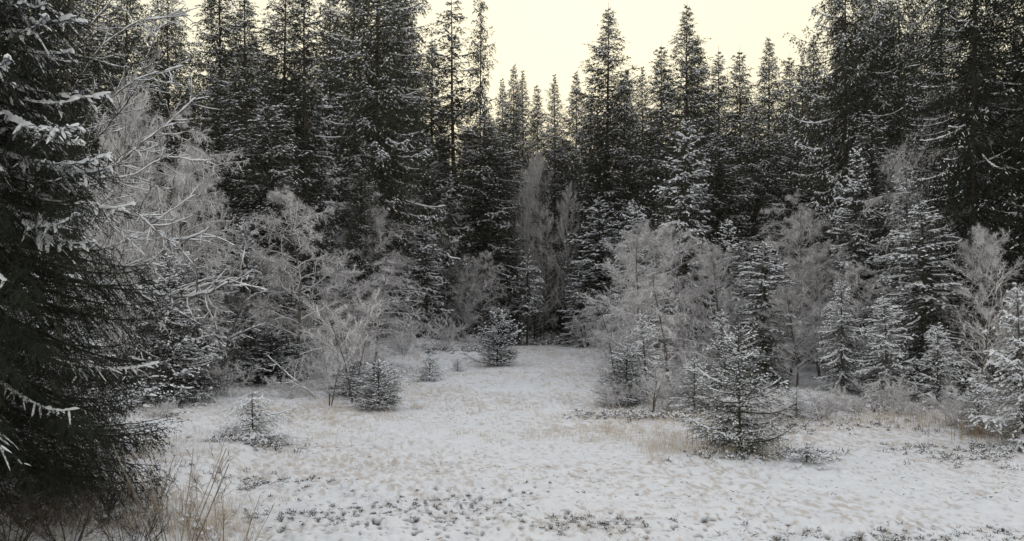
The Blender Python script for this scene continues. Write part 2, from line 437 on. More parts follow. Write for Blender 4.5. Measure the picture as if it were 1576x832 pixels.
# ------------------------------------------------------------------ spruces
def make_spruce(name, seed, H, R, nb, base=0.05, p=0.75, rise=(0.35, -0.45), tipup=0.35, lat=0.13, latlen=0.36, tw=0.11, twl=0.15,
                nstep=0.05, nl=0.07, nw=0.018, snow=0.5, trunk_r=None, hang=0.5, near=False, needle=None, irregular=0.2, snow_w=0.036,
                bare_twigs=0, lmin=0.22, azf=None, sparse_top=0.0, lean=0.0):
    rng = np.random.default_rng(seed)
    cb, sb, tb = Buf(), Buf(), Buf()
    tr = trunk_r or H * 0.0085 + 0.012
    nz = 14
    zt = np.linspace(-0.25, H, nz)
    cx = np.cumsum(rng.normal(size=nz)) * 0.006 * H / nz; cy = np.cumsum(rng.normal(size=nz)) * 0.006 * H / nz
    cx = cx + lean * zt / H * R
    tp = np.stack([cx, cy, zt], 1)
    tube(tb, tp, tr * (1 - np.clip(zt, 0, H) / H) ** 0.9 + 0.004, 7)
    def trunk_at(z): return np.array([np.interp(z, zt, cx), np.interp(z, zt, cy), z])
    SP_B, SP_D = [], []
    LZ0, LZ1 = [], []
    wood = []
    az = rng.random() * 6.28
    lobes = rng.random(3) * 6.28
    for i in range(nb):
        t = base + (1 - base) * ((i + rng.random()) / nb) ** 1.05 * 0.976
        az += 2.39996 + rng.normal() * 0.35
        prof = (1 - math.exp(-(1 - t) / p)) / (1 - math.exp(-(1 - base) / p))
        irr = 1 + irregular * math.sin(az * 2 + lobes[0] + t * 13) + irregular * 0.7 * math.sin(az * 3 + lobes[1] - t * 22)
        L = max(0.06 * R + 0.03, R * prof * irr * rng.uniform(0.7, 1.12)); tipf = min(1.0, 0.35 + 1.3 * L / R)
        if azf is not None and not azf(az, t * H): continue
        if rng.random() < sparse_top * t or (t > 0.9 and rng.random() < (t - 0.9) * 6): continue
        sl = rise[0] * t ** 1.5 + rise[1] * (1 - t ** 1.5) + rng.normal() * 0.10
        n = 7
        s = np.linspace(0, 1, n)
        bend = rng.normal() * 0.12
        rad = np.array([math.cos(az), math.sin(az), 0]); sid = np.array([-rad[1], rad[0], 0])
        o0 = trunk_at(t * H)
        path = o0 + L * (s[:, None] * rad + (bend * s ** 2)[:, None] * sid) + np.array([0, 0, 1]) * (L * (sl * s + 0.0 * s + tipup * s ** 3 - 0.18 * s ** 2))[:, None]
        br = (0.006 + 0.009 * L) * (1 if near else 1.15)
        prisms(cb, path[:-1], path[1:], br * (1 - s[:-1] * 0.9), br * (1 - s[1:] * 0.9), 4 if near else 3)
        if near:                                         # a few boughs carry heavy ridges, most are nearly bare
            bs = (0.6 if rng.random() < (snow if t * H > 3.4 else snow * .28) else 0.0)
        else:
            bs = np.clip(snow * rng.choice([0.1, 0.7, 2.2]) * rng.uniform(0.7, 1.3), 0, 0.95)
        sw_ = snow_w * (1.0 if (not near or t * H > 3.4) else 0.55)
        # laterals
        m = max(3, int(L / lat)); 
        for sgn in (-1, 1):
            ss = np.clip((np.arange(m) + rng.random(m)) / m, 0, 1) * (0.9 if L > 0.5 else .95) + 0.08
            ss = ss[ss < 0.99]
            if len(ss) == 0: continue
            q0 = np.stack([np.interp(ss, s, path[:, k]) for k in range(3)], 1)
            tan = norm(np.stack([np.interp(np.clip(ss + .05, 0, 1), s, path[:, k]) - np.interp(ss - .05, s, path[:, k]) for k in range(3)], 1))
            ll = latlen * min(1, L / (0.6 * R) + 0.25) * (0.35 + 1.1 * np.sin(np.clip(ss, 0, 1) ** 0.8 * PI * 0.93)) * rng.uniform(0.6, 1.15, len(ss)) * min(R, 1.6)
            ll = np.minimum(ll, L * 0.6)
            dd = norm(tan * 0.75 + sgn * sid[None] * rng.uniform(0.5, 0.95, len(ss))[:, None] + np.array([[0, 0, -1.0]]) * (hang * rng.uniform(0.3, 1.2, len(ss)))[:, None] + rng.normal(size=(len(ss), 3)) * (0.30 if near else 0.2))
            q1 = q0 + dd * (ll * .5)[:, None]
            d2 = norm(dd + np.array([[0, 0, -1.0]]) * hang * 0.5)
            q2 = q1 + d2 * (ll * .5)[:, None]
            if near: wood.append((q0, q1, q2))
            # spines = lateral halves plus twiglets
            for a, b, dr in ((q0, q1, dd), (q1, q2, d2)):
                SP_B.append((a, b, np.full(len(a), tipf)))
            k = max(1, int(latlen * min(R, 1.6) / tw))
            for kk in range(k):
                u = (kk + 0.5 + rng.random(len(ss)) * 0.5) / k
                b0 = np.where(u[:, None] < 0.5, q0 + (q1 - q0) * (u * 2)[:, None], q1 + (q2 - q1) * (u * 2 - 1)[:, None])
                sg = np.where(rng.random(len(ss)) < 0.5, -1, 1)
                sd = norm(np.cross(dd, np.array([[0, 0, 1.0]]))) * sg[:, None]
                td = norm(dd * 0.6 + sd * 0.7 + np.array([[0, 0, -1.0]]) * (hang * 1.2 * rng.uniform(0.2, 1.2, len(ss)))[:, None])
                tl = twl * tipf * rng.uniform(0.6, 1.2, len(ss)) * np.clip(ll / (0.25 * latlen * min(R, 1.6)), 0.4, 1)
                b1 = b0 + td * tl[:, None]
                SP_B.append((b0, b1, np.full(len(b0), tipf)))
                keep = rng.random(len(ss)) < bs * 0.2 * (0.25 + 1.3 * ss)
                if near: keep &= rng.random(len(ss)) < 0.25
                LZ0.append(b0[keep]); LZ1.append((b0 + (b1 - b0) * 1.0)[keep])
            keep = rng.random(len(ss)) < bs * 0.9 * ((0.3 + 1.2 * ss) if not near else 1)
            if near:
                for j in np.where(keep)[0]:
                    fr_ = rng.uniform(.3, 1.1) if rng.random() < .85 else 1.5
                    us = np.linspace(0, fr_, 5)
                    pts = np.array([q0[j] + (q1[j] - q0[j]) * min(u_, 1) + (q2[j] - q1[j]) * max(0, u_ - 1) for u_ in us])
                    snow_strip(sb, pts, sw_ * np.linspace(1.25, .55, 5) * rng.uniform(.6, 1.15), sw_ * np.linspace(1.5, .6, 5) * rng.uniform(.7, 1.2), rng, 0.006)
            else:
                LZ0.append(q0[keep]); LZ1.append(q1[keep] + (q2 - q1)[keep] * .3)
                k2 = rng.random(len(ss)) < bs * 0.5 * (0.3 + 1.2 * ss)
                LZ0.append(q1[k2]); LZ1.append(q2[k2])
        # the bough's own axis
        SP_B.append((path[2:-1], path[3:], np.full(len(path) - 3, tipf)))
        if near:
            f0 = int(rng.integers(0, 3)); fine = np.linspace(f0 / 6, 1.0, max(6, int(L / 0.04)))
            if bs > 0.2:
                pts = np.stack([np.interp(fine, s, path[:, k]) for k in range(3)], 1)
                env = 0.35 + 0.95 * vnoise(fine * L * 7.0, fine * 0 + i, seed)
                snow_strip(sb, pts, sw_ * 1.5 * env, sw_ * 1.6 * env, rng, 0.004)
        elif rng.random() < bs * 2.0:
            f0 = rng.uniform(0.15, 0.5); f1 = rng.uniform(0.8, 1.0); fine = np.linspace(f0, f1, max(4, int(L * (f1 - f0) / (snow_w * 3.5))))
            pts = np.stack([np.interp(fine, s, path[:, k]) for k in range(3)], 1)
            env = 0.5 + 0.9 * rng.random(len(fine))
            snow_strip(sb, pts, snow_w * 1.5 * env * tipf, snow_w * 1.2 * env * tipf, rng, 0.012)
    # leader
    SP_B.append((np.array([[cx[-1], cy[-1], H * 0.965]]), np.array([[cx[-1], cy[-1], H + 0.01 * R]]), np.array([0.35])))
    A = np.concatenate([a[0] for a in SP_B]); B = np.concatenate([a[1] for a in SP_B]); TF = np.concatenate([a[2] for a in SP_B])
    Ln = np.linalg.norm(B - A, axis=1); cnt = np.maximum(2, (Ln / nstep).astype(int))
    idx = np.repeat(np.arange(len(A)), cnt)
    u = rng.random(len(idx))
    P = A[idx] + (B - A)[idx] * u[:, None]; dr = norm((B - A)[idx])
    out = norm(rng.normal(size=(len(idx), 3)) * np.array([1, 1, 0.8]))
    Dn = norm(dr * 0.8 + out * 0.8)
    spikes(cb, P, Dn, nl * TF[idx] * rng.uniform(0.6, 1.2, len(idx)), nw * TF[idx] ** .5 * rng.uniform(.7, 1.3, len(idx)), rng)
    if near and wood:
        W0 = np.concatenate([w[0] for w in wood]); W1 = np.concatenate([w[1] for w in wood]); W2 = np.concatenate([w[2] for w in wood])
        prisms(cb, W0, W1, 0.004, 0.003, 3); prisms(cb, W1, W2, 0.003, 0.0015, 3)
    if LZ0:
        Z0 = np.concatenate(LZ0); Z1 = np.concatenate(LZ1)
        dz = Z1 - Z0; dz[:, 2] *= 0.55; ln = np.linalg.norm(dz, axis=1, keepdims=True)
        Z1 = Z0 + dz * np.minimum(1, snow_w * rng.uniform(3.5, 7.5, (len(Z0), 1)) / np.maximum(ln, 1e-6))
        n = len(Z0)
        w = snow_w * rng.uniform(0.55, 1.35, n) * (0.5 if near else 1)
        lozenges(sb, Z0, Z1, w, w * rng.uniform(0.7, 1.3, n), 0.012)
    root = empty(name)
    link_mesh("trunk", tb.mesh(name + "_trunk", M_bark, True), root)
    crown = link_mesh("crown", cb.mesh(name + "_crown", needle or M_needle), root)
    if sb.n: link_mesh("snow_cover", sb.mesh(name + "_snow", M_snow, True), crown)
    tris = sum(len(q) * 2 for q in cb.q + sb.q) + sum(len(q) for q in cb.t + sb.t)
    print("SPRUCE", name, seed, "tris", tris)
    return {'root': root, 'H': H, 'R': R, 'used': False}

# ------------------------------------------------------------------ leafless trees and shrubs
def make_bare(name, seed, H, R, stems=1, n1=26, n2=9, n3=6, n4=4, upright=0.5, droop=0.3, start=0.2, tw_r=0.004, l2=0.45, l3=0.4, l4=0.16, trunk_r=None,
              mat=None, tmat=None, lean=0.03, fan=0.0, curve=0.25, profile=None, cname="crown"):
    """trunk > limbs > branches > twigs > fine twigs, all real tubes"""
    rng = np.random.default_rng(seed)
    tb, cb = Buf(), Buf()
    tr = trunk_r or 0.006 * H + 0.012
    segs = []  # p0,p1,r0,r1
    def path_of(p0, d, L, n, wander, grav):
        pts = [np.array(p0, float)]; d = np.array(d, float)
        for _ in range(n):
            d = d + rng.normal(size=3) * wander + np.array([0, 0, grav])
            d = d / np.linalg.norm(d)
            pts.append(pts[-1] + d * L / n)
        return np.array(pts)
    limbs = []
    for sidx in range(stems):
        a = rng.random() * 6.28
        tilt = lean if stems == 1 else lean + rng.uniform(0.05, 0.22) + fan
        h = H * (1 if sidx == 0 else rng.uniform(0.6, 0.95))
        st = path_of((0.04 * math.cos(a) * (stems > 1), 0.04 * math.sin(a) * (stems > 1), -0.15), (math.cos(a) * tilt, math.sin(a) * tilt, 1), h * 0.97, 10, 0.05, 0.03)
        rr = tr * (1 - np.linspace(0, 1, 11)) ** 0.8 * (1 if stems == 1 else 0.75) + 0.004
        tube(tb, st, rr, 6)
        m = max(4, int(n1 / stems))
        az = rng.random() * 6.28
        for i in range(m):
            t = start + (1 - start) * (i + rng.random()) / m * 0.98
            az += 2.4 + rng.normal() * 0.4
            p = np.array([np.interp(t * 10, np.arange(11), st[:, k]) for k in range(3)])
            pr = (math.sin(PI * min(1, (t - start) / (1 - start) * 0.8 + 0.22)) ** 0.7) if profile is None else profile(t)
            L = R * pr * rng.uniform(0.75, 1.15) * 1.1
            up = upright * (0.6 + 0.8 * t) + rng.normal() * 0.1
            limbs.append((p, np.array([math.cos(az), math.sin(az), up]), L, tr * 0.5 * (1.1 - t)))
    T0, T1, R0 = [], [], []
    for p, d, L, r in limbs:
        n = 6
        lp = path_of(p, d / np.linalg.norm(d), L, n, curve * 0.35, -0.06 * droop * 3)
        rr = np.linspace(r, tw_r * 1.2, n + 1)
        prisms(cb, lp[:-1], lp[1:], rr[:-1], rr[1:], 4)
        for j in range(n2):
            t = 0.15 + 0.85 * (j + rng.random()) / n2
            q = np.array([np.interp(t * n, np.arange(n + 1), lp[:, k]) for k in range(3)])
            k0 = min(n - 1, int(t * n)); tan = lp[k0 + 1] - lp[k0]; tan /= np.linalg.norm(tan)
            dd = tan * 0.8 + norm(rng.normal(size=3)) * 0.75 + np.array([0, 0, 0.15 * upright])
            Lb = L * l2 * (1.15 - 0.75 * t) * rng.uniform(0.6, 1.2)
            bp = path_of(q, dd / np.linalg.norm(dd), Lb, 4, curve * 0.5, -0.10 * droop * 2)
            rb = np.linspace(tw_r * 1.8, tw_r, 5)
            prisms(cb, bp[:-1], bp[1:], rb[:-1], rb[1:], 3)
            # twigs, vectorised
            m3 = n3
            t3 = (np.arange(m3) + rng.random(m3)) / m3
            q3 = np.stack([np.interp(t3 * 4, np.arange(5), bp[:, k]) for k in range(3)], 1)
            k3 = np.minimum(3, (t3 * 4).astype(int)); tan3 = norm(bp[k3 + 1] - bp[k3])
            d3 = norm(tan3 * 0.8 + norm(rng.normal(size=(m3, 3))) * 0.75)
            L3 = Lb * l3 * (1.2 - 0.7 * t3) * rng.uniform(0.6, 1.2, m3)
            e1 = q3 + d3 * (L3 * .5)[:, None]
            d3b = norm(d3 + rng.normal(size=(m3, 3)) * 0.25 + np.array([[0, 0, -0.5 * droop]]))
            e2 = e1 + d3b * (L3 * .5)[:, None]
            T0 += [q3, e1]; T1 += [e1, e2]; R0 += [np.full(m3, tw_r * 0.9), np.full(m3, tw_r * 0.75)]
            for k4 in range(n4):
                u = rng.random(m3)
                b0 = np.where(u[:, None] < .5, q3 + (e1 - q3) * (u * 2)[:, None], e1 + (e2 - e1) * (u * 2 - 1)[:, None])
                d4 = norm(d3 * 0.8 + norm(rng.normal(size=(m3, 3))) * 0.8 + np.array([[0, 0, -0.6 * droop]]))
                b1 = b0 + d4 * (l4 * rng.uniform(.5, 1.2, m3))[:, None]
                T0.append(b0); T1.append(b1); R0.append(np.full(m3, tw_r * 0.6))
    T0 = np.concatenate(T0); T1 = np.concatenate(T1); R0 = np.concatenate(R0)
    prisms(cb, T0, T1, R0, R0 * 0.6, 3)
    root = empty(name)
    link_mesh("trunk" if stems == 1 else "stems", tb.mesh(name + "_trunk", tmat or M_birchbark, True), root)
    link_mesh(cname, cb.mesh(name + "_crown", mat or M_twig), root)
    print("BARE", name, seed, "tris", sum(len(q) * 2 for q in cb.q))
    return {'root': root, 'H': H, 'R': R, 'used': False}

def put(proto, px, D=None, yb=None, top=None, width=None, H=None, label="", cat="spruce", group=None, rot=None, name=None, rs=random.Random(3), dz=0.0):
    x, y, z = spot_d(px, D) if D is not None else spot(px, yb)
    if not proto['used']:
        o = proto['root']; proto['used'] = True
    else:
        o = copy_tree(proto['root'])
    if name: o.name = name
    Hh = H if H else (CAMH + y * (440 - top) / F) - z
    sz = Hh / proto['H']
    sx = (width / 2 * y / F) / proto['R'] if width else sz
    o.location = (x, y, z + dz - 0.03)
    tl_ = 0.05 if Hh < 5 else 0.014
    o.rotation_euler = (rs.uniform(-tl_, tl_), rs.uniform(-tl_, tl_), rs.uniform(0, 6.28) if rot is None else rot)
    o.scale = (sx, sx, sz)
    tag(o, label, cat, group)
    return o

G_TALL = "tall snow-dusted spruces round the meadow"
G_YOUNG = "young snow-dusted spruces at the meadow edge"
G_BACK = "spruces in the back rows of the forest"
G_BIRCH = "frosted leafless birches under the spruces"
G_SHRUB = "frosted leafless shrubs along the forest edge"

# prototypes ---------------------------------------------------------
FAR = dict(nl=0.115, nw=0.042, nstep=0.075, lat=0.18)
TALL = [
    make_spruce("spruce", 1, 18, 1.8, 380, base=0.04, p=0.33, snow=0.32, **FAR),
    make_spruce("spruce", 2, 18, 1.7, 400, base=0.06, p=0.24, snow=0.28, rise=(0.4, -0.6), irregular=0.28, **FAR),
    make_spruce("spruce", 3, 18, 1.9, 370, base=0.10, p=0.17, snow=0.40, rise=(0.3, -0.7), hang=0.8, **FAR),
    make_spruce("spruce", 4, 18, 1.5, 400, base=0.05, p=0.36, snow=0.30, rise=(0.45, -0.5), **FAR),
]
LAX = make_spruce("spruce", 5, 18, 2.3, 260, base=0.12, p=0.13, snow=0.38, rise=(0.1, -0.75), hang=1.0, irregular=0.35, tipup=0.5, **FAR)
MAST = make_spruce("spruce", 6, 18, 1.0, 330, base=0.05, p=0.2, snow=0.25, trunk_r=0.10, irregular=0.4, sparse_top=0.45, hang=0.9, **FAR)
WIDE = make_spruce("spruce", 7, 19, 3.1, 480, base=0.04, p=0.25, snow=0.36, rise=(0.3, -0.65), hang=0.8, lat=0.22, tw=0.18, twl=0.22, nstep=0.11, nl=0.13, nw=0.045)
DARK = make_spruce("spruce", 16, 17, 2.1, 400, base=0.04, p=0.3, snow=0.15, rise=(0.3, -0.65), hang=0.8, lat=0.16, tw=0.13, twl=0.16, nstep=0.065, nl=0.085, nw=0.032, needle=M_needle_near, snow_w=0.024)
MID = [
    make_spruce("spruce", 8, 7, 0.9, 230, base=0.03, p=0.25, snow=0.55, lat=0.10, latlen=0.34, tw=0.09, twl=0.11, nstep=0.045, nl=0.06, nw=0.018, snow_w=0.032, rise=(0.35, -0.75)),
    make_spruce("spruce", 9, 7, 1.2, 190, base=0.04, p=0.35, snow=0.75, lat=0.12, latlen=0.34, tw=0.1, twl=0.12, nstep=0.05, nl=0.055, nw=0.015, snow_w=0.034, needle=M_needle_frost, rise=(0.3, -0.7)),
]
YOUNG = [
    make_spruce("spruce", 10, 4, 1.3, 170, base=0.02, p=0.5, snow=0.36, needle=M_needle_near, lat=0.10, latlen=0.34, tw=0.08, twl=0.1, nstep=0.035, nl=0.045, nw=0.014, snow_w=0.028, rise=(0.45, -0.15), hang=0.35),
    make_spruce("spruce", 11, 4, 1.2, 130, base=0.03, p=0.7, snow=0.6, lat=0.10, latlen=0.34, tw=0.08, twl=0.1, nstep=0.035, nl=0.04, nw=0.010, snow_w=0.032, rise=(0.35, -0.3), hang=0.5, needle=M_needle_frost),
]
STEMMY = make_spruce("spruce", 12, 4.6, 0.75, 80, base=0.36, p=0.4, snow=0.7, lat=0.09, latlen=0.4, tw=0.08, twl=0.1, nstep=0.04, nl=0.045, nw=0.012, snow_w=0.032, rise=(0.3, -0.6), hang=0.6)
SMALL = [
    make_spruce("spruce", 13, 2.3, 0.95, 92, base=0.03, p=0.6, snow=0.6, lat=0.06, latlen=0.34, tw=0.05, twl=0.07, nstep=0.014, nl=0.026, nw=0.008, snow_w=0.015, rise=(0.5, 0.0), hang=0.3, trunk_r=0.03, irregular=0.42, lean=0.12),
    make_spruce("spruce", 14, 2.1, 0.95, 80, base=0.03, p=0.6, snow=0.55, lat=0.07, latlen=0.38, tw=0.07, twl=0.09, nstep=0.03, nl=0.038, nw=0.012, snow_w=0.024, rise=(0.5, 0.1), hang=0.2, needle=M_needle_near),
    make_spruce("spruce", 15, 1.3, 0.8, 55, base=0.02, p=0.5, snow=0.8, lat=0.07, latlen=0.42, tw=0.07, twl=0.08, nstep=0.025, nl=0.032, nw=0.008, snow_w=0.024, rise=(0.3, -0.1), hang=0.7, needle=M_needle_frost, irregular=0.35),
]

for p_ in (MAST, STEMMY):          # snow pads too small to pick apart one by one
    for c_ in p_['root'].children_recursive:
        if c_.name.startswith('snow_cover'): c_['kind'] = 'stuff'

BIRCH = [
    make_bare("birch", 21, 8, 2.0, n1=36, n2=11, n3=8, n4=3, upright=0.7, droop=0.45, start=0.15, tw_r=0.0075),
    make_bare("birch", 22, 7, 1.9, n1=34, n2=12, n3=8, n4=3, upright=1.0, droop=0.15, start=0.12, tw_r=0.0075),
    make_bare("birch", 23, 10, 2.4, n1=40, n2=11, n3=7, n4=3, upright=0.25, droop=0.6, start=0.1, tw_r=0.0075),
]
ALDER = make_bare("young_birch", 24, 3.2, 1.3, stems=3, n1=22, n2=8, n3=6, n4=3, upright=1.1, droop=0.0, start=0.35, tw_r=0.0062, curve=0.15, l4=0.10, fan=0.1)
THIN = make_bare("young_birch", 25, 5.5, 1.0, stems=2, n1=26, n2=8, n3=5, n4=2, upright=1.0, droop=0.05, start=0.25, tw_r=0.004, tmat=M_twig_dark, l4=0.12)
SHRUB = [
    make_bare("shrub", 26, 1.5, 0.9, stems=7, n1=35, n2=7, n3=6, n4=3, upright=0.9, droop=0.1, start=0.1, tw_r=0.0042, l4=0.08, fan=0.45, tmat=M_twig),
    make_bare("shrub", 27, 1.2, 1.0, stems=8, n1=36, n2=7, n3=6, n4=3, upright=0.5, droop=0.3, start=0.05, tw_r=0.0045, l4=0.08, fan=0.7, tmat=M_twig),
]

# tall spruces: proto, px, distance, top y, width px, label
talls = [
    (TALL[1], 152, 40, -60, 120, "tall spruce whose top shows just right of the near spruce at the left edge"),
    (TALL[0], 190, 44, -90, 120, "tall spruce left of the narrow sky gap at the upper left"),
    (TALL[2], 262, 38, -30, 130, "spruce standing between the two small sky gaps at the upper left"),
    (TALL[0], 345, 40, -80, 130, "tall spruce just right of the second small sky gap"),
    (TALL[3], 378, 36, -40, 130, "snow-flecked spruce standing in front of its taller left neighbour at the upper left"),
    (TALL[1], 432, 44, -55, 120, "tall spruce left of the one with a bare mast-like top"),
    (MAST, 470, 43, -50, 110, "spruce with a thin mast-like top left of a narrow sky gap"),
    (TALL[3], 508, 55, -50, 100, "slim spruce rising directly against the left flank of the widest dark spruce"),
    (TALL[1], 545, 55, -40, 110, "spruce seen over the left shoulder of the widest dark spruce"),
    (TALL[0], 604, 55, -60, 120, "spruce seen over the right shoulder of the widest dark spruce"),
    (WIDE, 580, 48, -160, 215, "widest dark dense spruce, its top cut by the frame, left of the sky opening"),
    (TALL[3], 626, 57, -25, 90, "slim spruce right behind the widest dark spruce, at the sky opening's left rim"),
    (TALL[0], 664, 58, 52, 105, "spruce with a clean pointed top at the left of the sky opening"),
    (MAST, 704, 55, -20, 105, "sparse-topped spruce left of the barest mast against the sky"),
    (MAST, 738, 54, -40, 55, "almost bare thin mast of a spruce against the sky opening"),
    (TALL[2], 742, 52, 168, 130, "full dark spruce below the two thin masts"),
    (TALL[3], 776, 63, 112, 60, "short spruce top just right of the bare mast"),
    (TALL[0], 787, 64, 90, 62, "small pointed spruce top left of the lowest dip of the skyline"),
    (TALL[3], 808, 67, 98, 60, "second small spruce point left of the lowest skyline dip"),
    (TALL[1], 832, 70, 122, 55, "lowest small spruce point in the skyline dip"),
    (TALL[3], 857, 66, 104, 62, "small spruce point in the middle of the skyline between the masts and the tallest spire"),
    (TALL[0], 888, 64, 100, 70, "small spruce point just left of the tallest spire"),
    (TALL[1], 850, 56, 185, 66, "slender column spruce standing over the end of the meadow"),
    (TALL[0], 933, 53, 0, 118, "tallest isolated spruce spire in the sky opening, middle of the picture"),
    (TALL[3], 907, 57, 135, 90, "spruce half hidden behind the left side of the tallest isolated spire"),
    (TALL[2], 962, 58, 100, 80, "spruce shoulder directly right of the tallest isolated spire"),
    (TALL[3], 992, 57, 92, 62, "small twin-pointed spruce between the two high spires"),
    (TALL[1], 1018, 50, 62, 92, "spruce leaning up to the left side of the second high spire"),
    (TALL[0], 1053, 43, -5, 116, "second high spruce spire with a ragged top right of the tallest one"),
    (TALL[0], 1074, 47, 55, 96, "spruce just behind the right side of the second high spire"),
    (TALL[3], 1110, 50, 68, 92, "left one of two spruce points right of the second high spire"),
    (TALL[1], 1142, 52, 70, 92, "right one of two spruce points right of the second high spire"),
    (TALL[0], 1184, 48, 45, 92, "pointed spruce standing free above its neighbours in the sky opening's right half"),
    (TALL[2], 1163, 45, 150, 90, "lower spruce left below the free-standing point in the right half"),
    (TALL[1], 1215, 55, 78, 72, "left of the small spruce points at the sky opening's right rim"),
    (TALL[3], 1237, 56, 72, 66, "middle one of the small spruce points at the sky opening's right rim"),
    (TALL[0], 1256, 50, 45, 80, "spruce point touching the lax spruce at the sky opening's right rim"),
    (LAX, 1302, 36, -90, 150, "lax spruce with long hanging boughs reaching left into the sky opening"),
    (TALL[2], 1345, 39, -50, 120, "tall spruce next right of the lax one with hanging boughs"),
    (LAX, 1383, 36, -70, 130, "open hanging spruce left of the small sky gap at the upper right"),
    (TALL[1], 1410, 42, -5, 90, "spruce whose tip stands in the small sky gap at the upper right"),
    (DARK, 1448, 33, -140, 150, "dark tall spruce right of the small sky gap at the upper right"),
    (DARK, 1494, 27, -300, 190, "darkest dense spruce with a black hollow flank at the right"),
    (DARK, 1590, 27, -330, 270, "great spruce at the right edge with boughs in heavy snow tufts"),
    (TALL[3], 100, 33, -120, 150, "tall spruce behind the near spruce at the left edge"),
    (TALL[0], 30, 28, -200, 190, "big spruce mostly hidden behind the near spruce at the left edge"),
    (TALL[1], 225, 33, 130, 130, "mid-height spruce behind the snowy sweeping limbs at the left"),
    (TALL[2], 405, 33, 150, 140, "full spruce behind the frosted birch with the rounded crown, left"),
    (TALL[0], 330, 34, 90, 140, "mid-height spruce over the frosted rounded birch crown at the left"),
    (TALL[3], 1340, 32, 160, 120, "narrow dark spruce in front of the lax spruce, right side"),
    (TALL[1], 1225, 41, 200, 110, "spruce in front of the small points at the sky opening's right rim"),
    (TALL[2], 1105, 40, 195, 120, "drooping dark spruce below the two spruce points right of the second high spire"),
]
for pr, px, D, top, w, lab in talls:
    put(pr, px, D=D, top=top, width=w, label=lab, group=G_TALL)

mids = [
    (MID[1], 487, 45, 128, 92, "pale frosted pointed spruce in front of the widest dark spruce's left flank", M_needle),
    (MID[0], 655, 46.5, 325, 62, "narrow black-green column spruce at the forest edge with snow flecks", None),
    (MID[1], 688, 51.5, 262, 88, "pale frosted spruce right behind the narrow black-green column", None),
    (MID[0], 1052, 37, 172, 96, "snow-tufted spruce in front of the second high spire", None),
    (MID[0], 922, 50, 300, 100, "snow-laden spruce at the foot of the tallest spire", None),
    (MID[0], 902, 49.3, 395, 74, "low snow-laden spruce left below the tallest spire", None),
    (MID[1], 975, 40, 300, 84, "frosted spruce between the feet of the two high spires", None),
    (MID[0], 1175, 29, 365, 96, "blue-green spruce with drooping snowy boughs behind the young meadow spruce", None),
    (MID[1], 1296, 26.5, 425, 80, "pale narrow spruce with a dark trunk line before the right-hand birches", None),
    (MID[0], 1425, 26, 300, 130, "spruce with wide snow-loaded lower boughs left of the thin twin stems, right", None),
    (MID[1], 1400, 30, 240, 120, "frosted spruce behind the one with snow-loaded lower boughs, right", None),
    (MID[0], 1315, 31, 215, 86, "dark snow-flecked spruce spire in front of the lax spruce, right", None),
    (MID[1], 1365, 24.5, 450, 90, "greyish frosted young spruce in the thicket right of the pale narrow one", None),
    (MID[0], 1120, 33, 330, 74, "dark young spruce behind the frosted birches right of the meadow", None),
    (MID[0], 300, 29, 350, 90, "dark spruce behind the dense black young spruce at the left", None),
    (MID[1], 375, 31, 330, 110, "snow-flecked spruce above the snowy thicket at the left", None),
    (MID[0], 420, 32, 395, 96, "dark spruce behind the leaning pole at the left", None),
]
for pr, px, D, top, w, lab, _ in mids:
    put(pr, px, D=D, top=top, width=w, label=lab, group=G_YOUNG)

youngs = [
    (YOUNG[0], 268, 622, 375, 150, "dense black young spruce with bright snow pads at the left meadow edge"),
    (YOUNG[0], 418, 592, 490, 120, "round bushy young spruce above the snowy low one at the left"),
    (SMALL[2], 390, 675, 598, 105, "low snow-covered spruce with drooping tips on the left meadow"),
    (SMALL[1], 541, 610, 542, 84, "dark small spruce under the fan-shaped young birch, left one of the pair"),
    (SMALL[1], 583, 630, 552, 92, "dark small spruce under the fan-shaped young birch, right one of the pair"),
    (SMALL[2], 661, 584, 540, 52, "small snowy spruce seedling left on the meadow hump"),
    (SMALL[2], 704, 571, 549, 22, "tiniest spruce seedling on the meadow hump"),
    (SMALL[1], 765, 563, 474, 76, "neat small conical spruce standing alone at the far end of the meadow"),
    (STEMMY, 811, 531, 382, 52, "young spruce with a bare lower trunk at the far end of the meadow"),
    (SMALL[2], 834, 512, 482, 26, "small snow-white seedling in the bluish hollow beyond the meadow"),
    (SMALL[0], 1138, 694, 496, 140, "snow-dusted young spruce standing forward on the right meadow"),
    (YOUNG[1], 1068, 632, 545, 84, "small snow-tufted spruce left behind the forward young spruce"),
    (YOUNG[1], 996, 612, 472, 76, "frosted young spruce in the thicket right of the path"),
    (YOUNG[0], 925, 533, 470, 66, "dark bushy little spruce where the path meets the right thicket"),
    (YOUNG[0], 962, 622, 520, 86, "dense bushy conifer at the left corner of the right thicket"),
    (YOUNG[1], 1442, 622, 490, 90, "snow-tufted young spruce before the thin twin stems, right"),
    (YOUNG[1], 1225, 642, 590, 52, "low snowy spruce bush right behind the forward young spruce"),
    (YOUNG[1], 1574, 686, 425, 140, "snow-loaded young spruce at the right edge above the brown stalks"),
    (YOUNG[1], 1505, 665, 560, 70, "low snowy spruce left at the foot of the right-edge young spruce"),
    (SMALL[2], 1240, 714, 676, 70, "low snow-caked spruce tuft on the open snow right of the forward young spruce"),
    (YOUNG[1], 470, 585, 490, 80, "frosted young spruce behind the snow-covered leaning pole"),
    (YOUNG[1], 1110, 600, 470, 66, "frosted young spruce half hidden behind the forward young spruce"),
    (YOUNG[0], 1340, 610, 520, 66, "dark little spruce in the right thicket below the birches"),
]
for pr, px, yb, top, w, lab in youngs:
    put(pr, px, yb=yb, top=top, width=w, label=lab, group=G_YOUNG)

